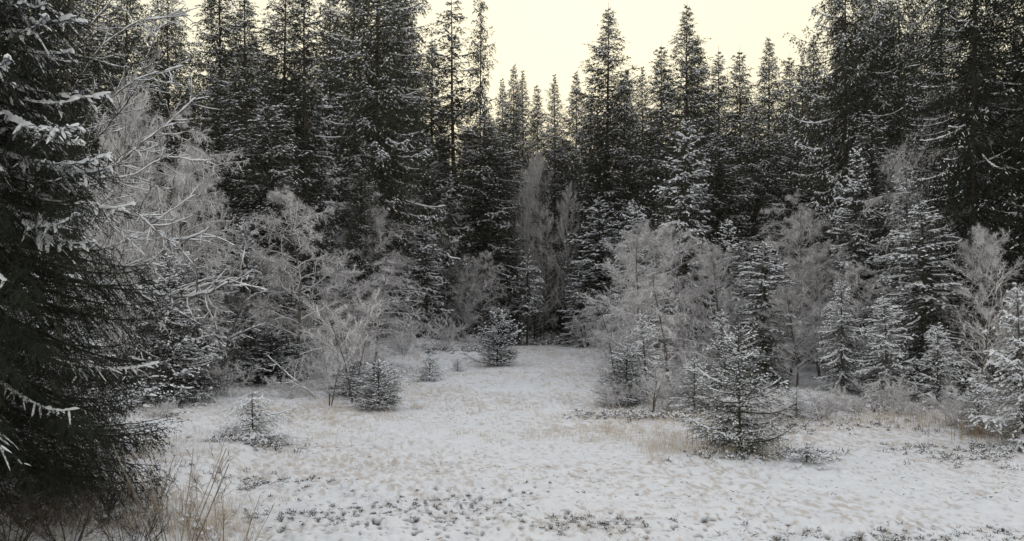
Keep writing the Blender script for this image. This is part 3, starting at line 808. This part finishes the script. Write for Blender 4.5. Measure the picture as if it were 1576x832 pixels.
births = [
    (BIRCH[0], 460, 30, 262, 165, "frosted birch with a rounded crown and straight dark trunk, left of the hump"),
    (BIRCH[1], 580, 43, 300, 104, "fine misty-grey birch left of the narrow column spruce"),
    (BIRCH[2], 555, 44.5, 250, 170, "wide arching frosted birch under the widest dark spruce"),
    (BIRCH[0], 628, 49.5, 262, 84, "frosted birch crown bending over beside the pale frosted spruce"),
    (BIRCH[1], 708, 49, 385, 74, "low frosted birch behind the meadow hump"),
    (BIRCH[0], 750, 49.5, 375, 84, "small frosted birch behind the lone conical spruce"),
    (BIRCH[1], 990, 30, 330, 140, "brownish frosted birch left in the right-hand thicket"),
    (BIRCH[0], 1062, 31, 325, 140, "frosted birch in the middle of the right-hand thicket"),
    (BIRCH[2], 1185, 36, 275, 150, "frosted birch with an arched crown over the blue-green spruce"),
    (BIRCH[2], 1432, 29, 55, 190, "tallest frosted birch with long arching limbs, right"),
    (BIRCH[0], 1375, 32, 200, 150, "frosted birch left beneath the tallest birch, right"),
    (BIRCH[1], 1262, 31, 360, 130, "frosted birch behind the pale narrow spruce, right"),
    (BIRCH[0], 1330, 29, 390, 120, "low frosted birch between the pale narrow spruce and the tallest birch"),
    (BIRCH[1], 1545, 25, 330, 140, "frosted birch by the right edge behind the young spruce"),
    (BIRCH[0], 312, 31, 205, 120, "frosted birch with a round top behind the sweeping limbs, left"),
    (BIRCH[2], 225, 27, 130, 200, "wide frosted birch filling the gap right of the near spruce, left"),
    (BIRCH[0], 262, 27.5, 190, 130, "pale frosted birch close behind the ends of the sweeping snowy limbs"),
    (BIRCH[1], 205, 26, 95, 140, "tall frosted birch whose fine twigs cross the spruces at the upper left"),
    (BIRCH[1], 160, 24, 240, 120, "frosted birch close behind the near spruce's tips, left"),
    (BIRCH[1], 400, 31, 370, 120, "grey frosted birch behind the round bushy spruce, left"),
    (BIRCH[2], 575, 33, 380, 130, "low frosted birch spreading right behind the fan-shaped young birch"),
    (BIRCH[0], 686, 50.5, 330, 80, "pale birch against the foot of the pale frosted spruce, behind the hump"),
    (BIRCH[1], 735, 51, 400, 70, "pale birch tip left above the lone conical spruce"),
    (BIRCH[2], 1030, 28, 400, 130, "low frosted birch in the front middle of the right-hand thicket"),
    (BIRCH[1], 1110, 30, 360, 110, "frosted birch at the right end of the right-hand thicket, behind the forward young spruce"),
    (BIRCH[0], 1215, 33, 300, 110, "frosted birch right of the arched one over the blue-green spruce"),
    (BIRCH[0], 1475, 28, 330, 110, "frosted birch right beside the tallest one, before the black hollow"),
    (BIRCH[2], 945, 33, 440, 80, "low frosted birch at the left end of the right-hand thicket"),
    (BIRCH[0], 798, 55, 235, 76, "pale misty birch left in the gap beyond the meadow"),
    (BIRCH[1], 822, 56, 215, 84, "tallest pale misty birch in the gap beyond the meadow"),
    (BIRCH[0], 836, 54, 300, 56, "pale misty birch by the left flank of the slender column spruce"),
    (BIRCH[1], 876, 54, 270, 56, "pale misty birch by the right flank of the slender column spruce"),
    (BIRCH[1], 812, 60, 240, 66, "slender pale birch in the bluish gap at the end of the meadow"),
    (BIRCH[0], 832, 61, 225, 60, "second slender pale birch in the bluish gap, just right of the first"),
    (BIRCH[1], 872, 58, 300, 60, "slender pale birch between the column spruce and the tallest spire"),
    (BIRCH[0], 520, 33, 400, 130, "low misty birch behind the fan-shaped young birch"),
    (BIRCH[1], 1225, 28, 430, 110, "low frosted birch right behind the blue-green spruce"),
    (BIRCH[0], 1480, 27, 330, 120, "frosted birch behind the thin twin stems, right"),
]
for pr, px, D, top, w, lab in births:
    put(pr, px, D=D, top=top, width=w * (1.22 if D < 48 else 1.0), label=lab, cat="birch", group=G_BIRCH)

put(ALDER, 545, yb=618, top=445, width=150, label="fan-shaped young birch with pale upswept branches at the left meadow edge", cat="birch", group=G_BIRCH)
put(THIN, 1502, yb=628, top=370, width=110, label="thin dark twin-stemmed young birch at the right meadow edge", cat="birch", group=G_BIRCH)
put(THIN, 508, yb=624, top=500, width=60, label="thin bare sapling left of the fan-shaped young birch", cat="birch", group=G_BIRCH)
put(THIN, 1005, yb=632, top=520, width=76, label="upright bare sapling in front of the right thicket", cat="birch", group=G_BIRCH)
put(ALDER, 985, yb=560, top=440, width=110, label="pale spreading sapling at the back of the right thicket", cat="birch", group=G_BIRCH)

# low shrubs
shr = [
    (0, 905, 535, 470, 70, "pale twiggy shrub at the end of the path below the tallest spire"),
    (1, 955, 625, 560, 80, "pale twiggy shrub at the left corner of the right thicket"),
    (0, 1020, 630, 560, 80, "grey twiggy shrub in the middle front of the right thicket"),
    (1, 1195, 650, 600, 60, "low twiggy shrub right behind the forward young spruce"),
    (0, 1265, 640, 585, 80, "low frosted shrub under the pale narrow spruce"),
    (1, 1310, 632, 590, 80, "spreading frosted shrub right below the pale narrow spruce"),
    (0, 1360, 630, 570, 80, "frosted shrub in the middle of the right meadow's back edge"),
    (1, 1405, 640, 600, 70, "low frosted shrub left of the snow-tufted young spruce, right"),
    (0, 1475, 655, 580, 90, "brown-grey shrub in front of the thin twin stems, right"),
    (1, 1535, 660, 610, 80, "snowy low shrub by the brown stalks at the right edge"),
    (0, 350, 610, 540, 80, "frosted shrub right of the dense black young spruce, left"),
    (1, 445, 610, 560, 90, "frosted shrub below the round bushy spruce, left"),
    (0, 490, 600, 530, 90, "pale shrub behind the thin bare sapling, left"),
    (0, 620, 545, 480, 60, "dim shrub on the shaded ground left of the narrow column spruce"),
    (0, 680, 538, 480, 70, "shrub with pale twigs on the crest of the hump"),
    (1, 725, 535, 500, 60, "low shrub left behind the lone conical spruce"),
    (1, 860, 528, 505, 70, "flat dark shrub across the far end of the meadow"),
    (0, 790, 525, 480, 50, "thin shrub beside the bare lower trunk at the far end"),
    (0, 560, 560, 490, 80, "frosted shrub right behind the fan-shaped young birch"),
    (0, 1080, 600, 520, 90, "frosted shrub behind the small snow-tufted spruce"),
    (1, 1020, 590, 510, 90, "frosted shrub deep in the right thicket behind the upright sapling"),
    (0, 945, 560, 490, 60, "frosted shrub behind the dense bushy conifer, right of the path"),
    (1, 250, 640, 600, 60, "low shrub at the foot of the dense black young spruce"),
    (1, 1550, 640, 560, 90, "frosted shrub behind the right-edge young spruce"),
]
for k, px, yb, top, w, lab in shr:
    put(SHRUB[k], px, yb=yb, top=top, width=w, label=lab, cat="shrub", group=G_SHRUB)

# back rows of the forest: (proto, px, D, H) drawn in order, the ones nothing shows of are left out
rs = random.Random(77)
back_label = "snow-dusted spruce in the closed back rows, showing only between the trees in front"
BACK_SHOWN = {
    5: 'back-row spruce high up just right of the left small sky gap',
    6: 'back-row spruce halfway up just left of the second small sky gap at the upper left',
    7: 'back-row spruce high up just right of the round-topped left birches',
    8: 'back-row spruce halfway up just right of the mast-topped spruce',
    9: "back-row spruce halfway up just right of the widest dark spruce's left shoulder",
    10: 'back-row spruce halfway up just right of the black-green column spruce',
    11: 'back-row spruce low down just right of the two bare masts',
    12: 'back-row spruce halfway up just left of the tallest isolated spire',
    13: 'back-row spruce halfway up just right of the small twin-pointed spruce',
    15: 'back-row spruce halfway up just right of the free-standing point',
    16: 'back-row spruce halfway up just left of the lax spruce with hanging boughs',
    17: 'back-row spruce high up just right of the narrow dark spruce before the lax one',
    18: 'back-row spruce halfway up just right of the tallest frosted birch',
    19: 'back-row spruce high up just right of the darkest dense spruce',
    20: 'back-row spruce halfway up just left of the great spruce at the right edge',
    31: 'back-row spruce in dim slivers left beside the second small sky gap',
    32: 'back-row spruce high up just left of the round-topped left birches',
    33: 'back-row spruce in dim slivers high up right beside the round-topped left birches',
    34: 'back-row spruce in dim slivers halfway up right beside the mast-topped spruce',
    36: 'back-row spruce halfway up just left of the black-green column spruce',
    37: 'back-row spruce halfway up just left of the two bare masts',
    38: 'back-row spruce low down just left of the lone conical spruce',
    39: 'back-row spruce low down just right of the tallest isolated spire',
    40: 'back-row spruce in dim slivers halfway up right beside the small twin-pointed spruce',
    44: 'back-row spruce in dim slivers halfway up left beside the lax spruce with hanging boughs',
    45: 'back-row spruce in dim slivers high up beside the narrow dark spruce',
    47: 'back-row spruce halfway up just right of the darkest dense spruce',
    63: "back-row spruce halfway up just left of the widest dark spruce's left shoulder",
    66: 'back-row spruce in faint scraps halfway up right by the black-green column spruce',
    69: 'back-row spruce low down just left of the small twin-pointed spruce',
    98: 'back-row spruce in dim slivers halfway up right beside the black-green column spruce',
    101: 'back-row spruce halfway up just right of the slender column spruce',
    103: 'back-row spruce halfway up just left of the small twin-pointed spruce',
    104: 'back-row spruce halfway up just left of the second high spire',
    127: 'back-row spruce in faint scraps left by the second small sky gap',
    139: 'back-row spruce in dim slivers halfway up right beside the slender column spruce',
    204: 'back-row spruce halfway up just left of the sweeping alder limbs',
    205: 'back-row spruce in dim slivers halfway up left beside the great spruce at the right edge',
    213: 'back-row spruce halfway up just left of the mast-topped spruce',
    214: "back-row spruce low down just right of the widest dark spruce's left shoulder",
    215: 'back-row spruce halfway up just left of the two points right of the second high spire',
    216: "back-row spruce halfway up just left of the small points at the sky's right rim",
    217: 'back-row spruce halfway up just right of the lax spruce with hanging boughs',
    223: 'back-row spruce halfway up just left of the left small sky gap',
    225: "back-row spruce low down just right of the small points at the sky's right rim",
    227: 'back-row spruce halfway up just left of the darkest dense spruce',
}        # index -> label
cand = []
for D in (52, 58, 64, 71, 79, 88):
    px = -260 + rs.uniform(0, 40)
    while px < 1840:
        h = rs.uniform(11.5, 15.5) + (0.0 if D < 70 else 1.0)
        if 640 < px < 1270:
            h = min(h, 3 + D * (440 - 150 - rs.uniform(0, 50)) / F - 0.02 * max(0, D - 58))
        else:
            h *= 1.15
        if not (780 < px < 890 and D < 70):
            cand.append((rs.choice(TALL), px, D + rs.uniform(-2.5, 2.5), h))
        px += rs.uniform(2.0, 3.4) * F / D
for D, rng_px in ((34, (-200, 120)), (30, (1600, 1800)), (44, (-200, 640)), (46, (1100, 1780)), (40, (100, 420)), (40, (1240, 1760))):
    px = rng_px[0]
    while px < rng_px[1]:
        cand.append((rs.choice(TALL), px + rs.uniform(-15, 15), D + rs.uniform(-2, 2), rs.uniform(9, 13)))
        px += rs.uniform(2.6, 3.6) * F / D
for i, (pr, px, D, h) in enumerate(cand):
    if BACK_SHOWN and i not in BACK_SHOWN: continue
    o = put(pr, px, D=D, H=h, label=BACK_SHOWN.get(i, back_label), group=G_BACK, rs=random.Random(5000 + i))
    if not BACK_SHOWN: o['bi'] = i

# ------------------------------------------------------------------ the near spruce at the left edge
def near_az(az, z):
    c = math.cos(az)
    return z < 7.5 and (c > -0.35 or random.Random(int(az * 100)).random() < 0.25)
NEAR = make_spruce("spruce", 44, 11.5, 1.62, 520, base=0.085, p=0.8, rise=(0.1, -0.46), tipup=0.34, lat=0.075, latlen=0.22, tw=0.065, twl=0.12,
                   nstep=0.028, nl=0.038, nw=0.0105, snow=0.52, trunk_r=0.13, hang=0.9, near=True, needle=M_needle_near, irregular=0.22, snow_w=0.024, azf=near_az)
put(NEAR, -22, D=10.6, H=11.5, rot=0.0, label="great dark spruce close by, its snow-ridged boughs filling the left edge", group=G_TALL)

# ------------------------------------------------------------------ sweeping alder limbs behind the near spruce
def pw(px, py, D):
    return np.array([D * (px - 788) / F, D, CAMH + D * (440 - py) / F])

def smooth(pts, n):
    pts = np.array(pts, float); d = np.r_[0, np.cumsum(np.linalg.norm(np.diff(pts, axis=0), axis=1))]
    u = np.linspace(0, d[-1], n)
    out = np.stack([np.interp(u, d, pts[:, k]) for k in range(3)], 1)
    for _ in range(2): out[1:-1] = 0.25 * out[:-2] + 0.5 * out[1:-1] + 0.25 * out[2:]
    return out

def limb_tree(name, seed, trunk_pts, trunk_r, limbs, label, cat, group, twigs=1.0, mat=None, snow=1.0, sr=1.0):
    rng = np.random.default_rng(seed)
    tb, cb, sb = Buf(), Buf(), Buf()
    base = np.array(trunk_pts[0], float)
    tp = smooth(trunk_pts, 14) - base
    tube(tb, tp, np.linspace(trunk_r, trunk_r * 0.35, 14), 8)
    def grow(p, d, L, r, lev):
        n = max(4, int(L / 0.09))
        pts = [p]; d = d / np.linalg.norm(d)
        for _ in range(n):
            d = d + rng.normal(size=3) * 0.16 + np.array([0, 0, 0.02]); d /= np.linalg.norm(d); pts.append(pts[-1] + d * L / n)
        finish(np.array(pts), r, lev)
    def finish(pts, r, lev):
        n = len(pts) - 1; L = np.linalg.norm(np.diff(pts, axis=0), axis=1).sum()
        rr = np.linspace(r, max(0.003, r * 0.25), n + 1)
        prisms(cb, pts[:-1], pts[1:], rr[:-1], rr[1:], 5 if r > 0.008 else 3)
        if rng.random() < snow:
            k = 0
            while k < n - 2:                       # broken cushions of snow, with gaps
                m = int(rng.integers(4, 14)); seg = pts[k:k + m]
                if len(seg) > 2 and rng.random() < 0.8:
                    w = max(0.006, r * 1.15) * rng.uniform(0.8, 1.25) * sr
                    fine = smooth(seg, max(len(seg), int(len(seg) * 1.5)))
                    snow_strip(sb, fine, w, w * 1.5, rng, r * 0.6)
                k += m
        if lev < 3:
            cnt = int(L * (7 if lev == 1 else 6) * twigs)
            for _ in range(cnt):
                t = rng.uniform(0.12, 1.0) * n; k = min(n - 1, int(t))
                q = pts[k] + (pts[k + 1] - pts[k]) * (t - k)
                tan = (pts[k + 1] - pts[k]); tan /= np.linalg.norm(tan)
                rv = rng.normal(size=3) * np.array([1, 1, 0.8]); rv /= np.linalg.norm(rv)
                grow(q, tan * 0.8 + rv * 0.75, L * rng.uniform(0.15, 0.38) * (1.1 - 0.6 * t / n), max(.0032, r * 0.4), lev + 1)
    for pts, r in limbs:
        q = smooth(pts, max(8, int(len(pts) * 6))) - base
        q[1:-1] += rng.normal(size=q[1:-1].shape) * 0.008
        finish(q, r, 1)
    root = empty(name); root.location = base
    link_mesh("trunk", tb.mesh(name + "_trunk", M_birchbark, True), root)
    c = link_mesh("crown", cb.mesh(name + "_crown", mat or M_twig_dark), root)
    if sb.n: link_mesh("snow_cover", sb.mesh(name + "_snow", M_snow, True), c)
    if sb.n and name == "leaning_birch": c.children[0]['kind'] = 'stuff'
    tag(root, label, cat, group)
    print("LIMB", name, sum(len(f) * 2 for f in cb.q + sb.q))
    return root

D0 = 13.4
gb = spot_d(88, D0)
trunk = [np.array([gb[0], gb[1], gb[2] - 0.2]), pw(92, 430, D0), pw(100, 220, D0), pw(110, -60, D0)]
L_ = [
    ([pw(94, 425, D0), pw(150, 434, 13), pw(205, 449, 12.6), pw(285, 458, 12.3), pw(330, 448, 12.1), pw(372, 424, 12)], 0.022),
    ([pw(94, 440, D0), pw(160, 452, 13.2), pw(230, 480, 13), pw(262, 496, 12.9), pw(280, 500, 12.8)], 0.015),
    ([pw(96, 330, D0), pw(150, 318, 13), pw(215, 332, 12.8), pw(258, 372, 12.6), pw(298, 366, 12.5), pw(322, 350, 12.4)], 0.020),
    ([pw(97, 320, D0), pw(170, 345, 13.5), pw(225, 395, 13.6), pw(255, 440, 13.6)], 0.012),
    ([pw(98, 280, D0), pw(140, 274, 13.6), pw(205, 270, 13.8), pw(250, 240, 14), pw(318, 248, 14.2)], 0.014),
    ([pw(99, 300, D0), pw(165, 262, 14), pw(210, 225, 14.2), pw(258, 190, 14.3), pw(300, 150, 14.4)], 0.016),
    ([pw(100, 260, D0), pw(150, 210, 13.6), pw(200, 150, 13.4), pw(225, 90, 13.2), pw(240, 40, 13.2)], 0.016),
    ([pw(101, 220, D0), pw(150, 165, 13.2), pw(212, 118, 13), pw(280, 100, 12.8)], 0.014),
    ([pw(102, 150, D0), pw(150, 70, 13.4), pw(210, 30, 13.4), pw(290, 22, 13.4)], 0.014),
    ([pw(103, 90, D0), pw(150, 20, 13.4), pw(190, -30, 13.4), pw(230, -70, 13.3)], 0.014),
    ([pw(99, 380, D0), pw(165, 385, 13.8), pw(220, 355, 14), pw(262, 322, 14.1), pw(300, 300, 14.2)], 0.014),
    ([pw(96, 470, D0), pw(150, 470, 14), pw(190, 500, 14), pw(220, 540, 14)], 0.012),
    ([pw(100, 345, D0), pw(60, 300, 12.9), pw(20, 240, 12.6)], 0.012),
]
limb_tree("alder", 61, trunk, 0.075, L_, "leafless alder behind the near spruce with long sweeping snow-capped limbs", "alder", None, twigs=1.8, sr=0.7)

# leaning poles
a = spot(492, 614)
limb_tree("leaning_birch", 62, [np.array(a) - np.array([0, 0, .05]), pw(455, 585, a[1] + .1), pw(428, 562, a[1] + .3), pw(410, 545, a[1] + .5)], 0.015,
          [([pw(455, 585, a[1] + .1), pw(440, 590, a[1]), pw(425, 588, a[1])], 0.008), ([pw(428, 560, a[1] + .3), pw(418, 563, a[1] + .2), pw(405, 560, a[1])], 0.008),
           ([np.array(a) + np.array([0, 0, .03]), pw(455, 584, a[1] + .1), pw(428, 561, a[1] + .3), pw(412, 546, a[1] + .5)], 0.010)],
          "thin snow-covered pole leaning down to the snow left of the fan-shaped young birch", "birch", None, twigs=0.8)
b = spot_d(338, 29)
limb_tree("leaning_birch", 63, [np.array([b[0], b[1], b[2] - .1]), pw(352, 520, 29), pw(375, 465, 29), pw(398, 415, 29)], 0.04,
          [([pw(352, 522, 29), pw(372, 512, 28.5), pw(402, 500, 28)], 0.03), ([pw(375, 465, 29), pw(392, 452, 29), pw(410, 448, 29)], 0.015), ([pw(398, 415, 29), pw(412, 385, 29), pw(420, 350, 29)], 0.02)],
          "pale leaning birch trunk in front of the dark thicket at the left", "birch", None, twigs=0.9)

# brown willow shrubs bottom left
WIL = make_bare("willow_shrub", 71, 1.75, 0.42, stems=9, n1=30, n2=4, n3=2, n4=0, upright=1.3, droop=0.0, start=0.25, tw_r=0.0020, trunk_r=0.004, curve=0.12, fan=0.35, mat=M_twig_brown, tmat=M_twig_brown, l2=0.5, l3=0.4)
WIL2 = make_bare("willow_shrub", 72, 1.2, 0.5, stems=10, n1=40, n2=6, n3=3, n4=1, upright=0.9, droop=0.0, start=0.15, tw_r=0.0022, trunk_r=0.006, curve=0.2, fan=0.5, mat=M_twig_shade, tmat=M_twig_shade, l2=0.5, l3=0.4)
G_W = "bare willow shrubs at the lower left"
for pr, px, D, H, lab in (
    (WIL, 272, 10.6, 1.75, "tall brown willow shrub with thin upright stems in the lower left corner's right side"),
    (WIL, 352, 10.2, 1.15, "shorter brown willow shrub right of the tallest one, at the bottom edge"),
    (WIL, 225, 11.2, 1.2, "brown willow shrub left of the tallest one, by the near spruce's skirt"),
    (WIL2, 150, 11.6, 1.1, "dark tangled willow under the near spruce's lowest boughs, right one"),
    (WIL2, 60, 11.2, 1.2, "dark tangled willow under the near spruce's lowest boughs, middle one"),
    (WIL2, 110, 10.3, 0.9, "low dark tangled willow at the bottom edge below the near spruce"),
    (WIL2, 205, 10.4, 0.75, "low dark willow at the bottom edge left of the tall brown one"),
    (WIL2, 15, 10.2, 1.0, "dark tangled willow in the very lower left corner")):
    put(pr, px, D=D, H=H, label=lab, cat="willow shrub", group=G_W)
# shaded young spruces behind the near one
for k, px, D, top, w, lab in (
    (0, 95, 12.4, 640, 190, "low dark spruce scrub right under the near spruce's skirt"),
    (0, 5, 12.0, 600, 200, "low dark spruce scrub at the left edge below the near spruce"),
    (0, 60, 15.5, 400, 330, "shaded spruce filling the dark behind the near spruce's skirt"),
    (0, 112, 19, 470, 130, "shaded small spruce between the near spruce and the meadow")):
    put(YOUNG[k], px, D=D, top=top, width=w, label=lab, group=G_YOUNG)

# ------------------------------------------------------------------ grass, heather, stalks
def zone_pts(rng, n, px, yb, rx, ry):
    x0, y0, _ = spot(px, yb)
    return np.stack([x0 + rng.normal(size=n) * rx * .6, y0 + rng.normal(size=n) * ry * .6], 1)

def blades(buf, P, h, w, rng, lean=0.6):
    n = len(P)
    z = gz_arr(P[:, 0], P[:, 1]) - 0.01
    B = np.column_stack([P, z])
    a = rng.random(n) * 6.28; s = np.stack([np.cos(a), np.sin(a), np.zeros(n)], 1)
    ln = rng.normal(size=(n, 2)) * lean
    d1 = norm(np.column_stack([ln * .5, np.ones(n)])); d2 = norm(np.column_stack([ln * 1.3, np.ones(n) * .7]))
    h = h[:, None]; w = (w * rng.uniform(.6, 1.3, n))[:, None]
    M = B + d1 * h * .55; T = M + d2 * h * .45
    V = np.stack([B - s * w / 2, B + s * w / 2, M - s * w * .35, M + s * w * .35, T], 1).reshape(-1, 3)
    o = (np.arange(n) * 5)[:, None]
    k = buf.n
    buf.v.append(V.astype(np.float32)); buf.n += len(V)
    buf.q.append(np.array([[0, 1, 3, 2]]) + o + k); buf.t.append(np.array([[2, 3, 4]]) + o + k)

rng = np.random.default_rng(91)
gbuf = Buf()
# clumps over the whole meadow, denser where the photograph shows tawny bands
C = []
for n, px, yb, rx, ry, hh, per in ((70, 430, 650, 3, 4, .16, 40), (60, 520, 640, 2, 3, .14, 36), (90, 900, 665, 2.4, 1.2, .20, 46), (80, 1040, 690, 1.2, 1.6, .30, 50), (60, 960, 640, 2.2, 1.0, .24, 46),
                                   (130, 1330, 650, 4, 2.5, .16, 36), (70, 1460, 640, 2.5, 1.6, .30, 40), (60, 600, 610, 2, 3, .18, 36), (40, 640, 560, 3, 3, .28, 36), (50, 860, 545, 4, 3, .22, 40),
                                   (40, 910, 600, 1.2, 5, .24, 40), (60, 300, 690, 1.8, 3, .22, 40), (36, 260, 800, .7, .9, .34, 50), (24, 310, 800, .5, .7, .26, 44), (26, 190, 790, .9, .9, .30, 44), (60, 500, 700, 3, 2, .10, 26), (60, 700, 650, 5, 6, .09, 24),
                                   (50, 1170, 690, 1.0, .8, .16, 40), (60, 430, 600, 4, 3, .26, 40), (30, 890, 810, .8, .5, .08, 30), (90, 1100, 620, 8, 3, .22, 34), (60, 760, 575, 1.6, .8, .12, 34)):
    c = zone_pts(rng, n, px, yb, rx, ry)
    for p in c:
        C.append((p, hh * rng.uniform(.5, 1.3), per))
for p, hh, per in C:
    if p[1] < 8.5: continue
    m = int(per * rng.uniform(.3, 1.0))
    pts = p + rng.normal(size=(m, 2)) * rng.uniform(0.05, 0.22)
    blades(gbuf, pts, hh * rng.uniform(.2, 1.1, m), 0.0045 + 0.00012 * p[1], rng, 0.55)
# single thin blades all over
n = 85000
yy = 9.5 + 44 * rng.random(n) ** 1.2; xx = (rng.random(n) * 2 - 1) * yy * 0.56
den = fbm(xx / 2.2, yy / 2.2, 95, 3) + 0.35 * (fbm(xx / .35, yy / .35, 96, 2) - .5); k = den > 0.47
blades(gbuf, np.stack([xx[k], yy[k]], 1), 0.02 + 0.06 * rng.random(k.sum()), 0.004 + 0.0001 * yy[k], rng, 1.6)
go = link_mesh("grass", gbuf.mesh("grass", M_grass))
tag(go, "dry frosted straw-coloured grass poking through the thin snow", "grass", kind='stuff')

hb = Buf(); hs_ = Buf()
for n, px, yb, rx, ry, hh in ((70, 1530, 700, 1.6, 1.0, .13), (30, 1430, 690, .8, .5, .10), (50, 1245, 700, .5, .4, .16), (70, 1000, 640, 1.2, .5, .16), (60, 940, 640, .8, .5, .14),
                              (80, 1490, 822, 1.6, .35, .07), (40, 1330, 826, 1.0, .25, .06), (90, 400, 745, .9, .5, .08), (60, 480, 790, .8, .4, .06), (110, 700, 775, 1.3, .9, .05), (60, 900, 805, .8, .4, .06), (70, 130, 790, 1.2, .9, .25), (60, 1130, 700, .9, .5, .14),
                              (60, 390, 680, .7, .5, .14), (60, 860, 530, 2.5, .8, .3), (50, 690, 540, 2.5, .8, .25), (60, 1340, 630, 3, 1, .22), (80, 1290, 655, 3, 1.0, .12)):
    for p in zone_pts(rng, n, px, yb, rx, ry):
        if p[1] < 8.5: continue
        m = 26; r_ = hh * rng.uniform(.6, 1.3)
        z0 = gz(p[0], p[1])
        dirs = norm(rng.normal(size=(m, 3)) * np.array([1, 1, .5]) + np.array([0, 0, .8]))
        B = np.array([p[0], p[1], z0 - 0.01]) + dirs * (r_ * rng.uniform(.1, .7, m))[:, None] * np.array([1, 1, .8])
        spikes(hb, B, norm(dirs + rng.normal(size=(m, 3)) * .4), r_ * rng.uniform(.3, .6, m), 0.006 + 0.0004 * p[1], rng)
        T = B[:7] + dirs[:7] * r_ * .25
        lozenges(hs_, T, T + norm(rng.normal(size=(7, 3)) * np.array([1, 1, .2])) * r_ * .35, np.full(7, r_ * .12), np.full(7, r_ * .12), 0.01)
ho = link_mesh("heather", hb.mesh("heather", bark_mat("heather_twigs", (0.035, 0.030, 0.022), (0.10, 0.085, 0.065), (0.6, 0.6, 0.6), 0.4, 1.0, 0.5, 4)))
tag(ho, "dark low heather tufts breaking through the snow", "heather", kind='stuff')
h2 = link_mesh("snow_cover", hs_.mesh("heather_snow", M_snow, True), ho)

# scattered leaf litter and broken stems lying on the snow
lb = Buf()
n = 13000
yy = 10 + 24 * rng.random(n) ** 2.4; xx = (rng.random(n) * 2 - 1) * yy * 0.55
k = fbm(xx / 1.6, yy / 1.6, 99, 3) * fbm(xx / .3, yy / .3, 98, 2) > 0.26
P = np.stack([xx[k], yy[k]], 1); m = len(P)
A = np.column_stack([P, gz_arr(P[:, 0], P[:, 1]) + rng.uniform(0, .03, m)])
a_ = rng.random(m) * 6.28
spikes(lb, A + 0, np.stack([np.cos(a_), np.sin(a_), rng.uniform(-.1, .5, m)], 1), rng.uniform(.03, .09, m), rng.uniform(.006, .016, m), rng)
lo = link_mesh("leaf_litter", lb.mesh("leaf_litter", bark_mat("litter", (0.05, 0.04, 0.03), (0.20, 0.16, 0.12), (0.45, 0.44, 0.42), 0.5, 1.0, 0.5, 7)))
tag(lo, "dark scraps of leaves and stems strewn over the thin snow", "leaf litter", kind='stuff')

sb_ = Buf()
for n, px, yb, rx, ry, hh in ((160, 1525, 672, .7, .5, .5), (90, 1470, 655, 1.2, .5, .45), (40, 1570, 680, .4, .3, .5), (60, 240, 800, .5, .6, .45), (40, 620, 575, .8, .8, .35), (50, 1085, 690, .6, .4, .4), (50, 1420, 650, 1, .6, .35)):
    P = zone_pts(rng, n, px, yb, rx, ry); P = P[P[:, 1] > 8.5]; m = len(P)
    z = gz_arr(P[:, 0], P[:, 1]); A = np.column_stack([P, z - .02])
    B = A + np.column_stack([rng.normal(size=(m, 2)) * hh * .15, hh * rng.uniform(.5, 1.1, m)])
    prisms(sb_, A, B, 0.004, 0.002, 3)
so = link_mesh("stalks", sb_.mesh("stalks", M_straw))
tag(so, "brown dead upright stalks at the meadow margins", "stalks", kind='stuff')

tot = 0
for me in bpy.data.meshes:
    t_ = sum(1 for _ in ()) 
    tot += len(me.loops) - 2 * len(me.polygons)
open('/tmp/tris.txt', 'w').write(str(tot)) if False else print("TOTAL UNIQUE TRIS", tot)

# ------------------------------------------------------------------ thin winter air
hzb = Buf(); X0, X1, Y0, Y1, Z0, Z1 = -3100, 3100, -3100, 3100, -6, 30
hzb.add([[x, y, z] for z in (Z0, Z1) for y in (Y0, Y1) for x in (X0, X1)], [[0, 2, 3, 1], [4, 5, 7, 6], [0, 1, 5, 4], [2, 6, 7, 3], [0, 4, 6, 2], [1, 3, 7, 5]])
hm = bpy.data.materials.new("haze"); hm.use_nodes = True
for n in list(hm.node_tree.nodes):
    if n.type != 'OUTPUT_MATERIAL': hm.node_tree.nodes.remove(n)
pv = hm.node_tree.nodes.new("ShaderNodeVolumePrincipled"); pv.inputs['Density'].default_value = 0.0002; pv.inputs['Color'].default_value = (.95, .95, .95, 1)
hm.node_tree.links.new(pv.outputs[0], [n for n in hm.node_tree.nodes if n.type == 'OUTPUT_MATERIAL'][0].inputs['Volume'])
hz = link_mesh("haze", hzb.mesh("haze", hm)); tag(hz, "thin pale winter air over the whole clearing", None, kind='stuff')
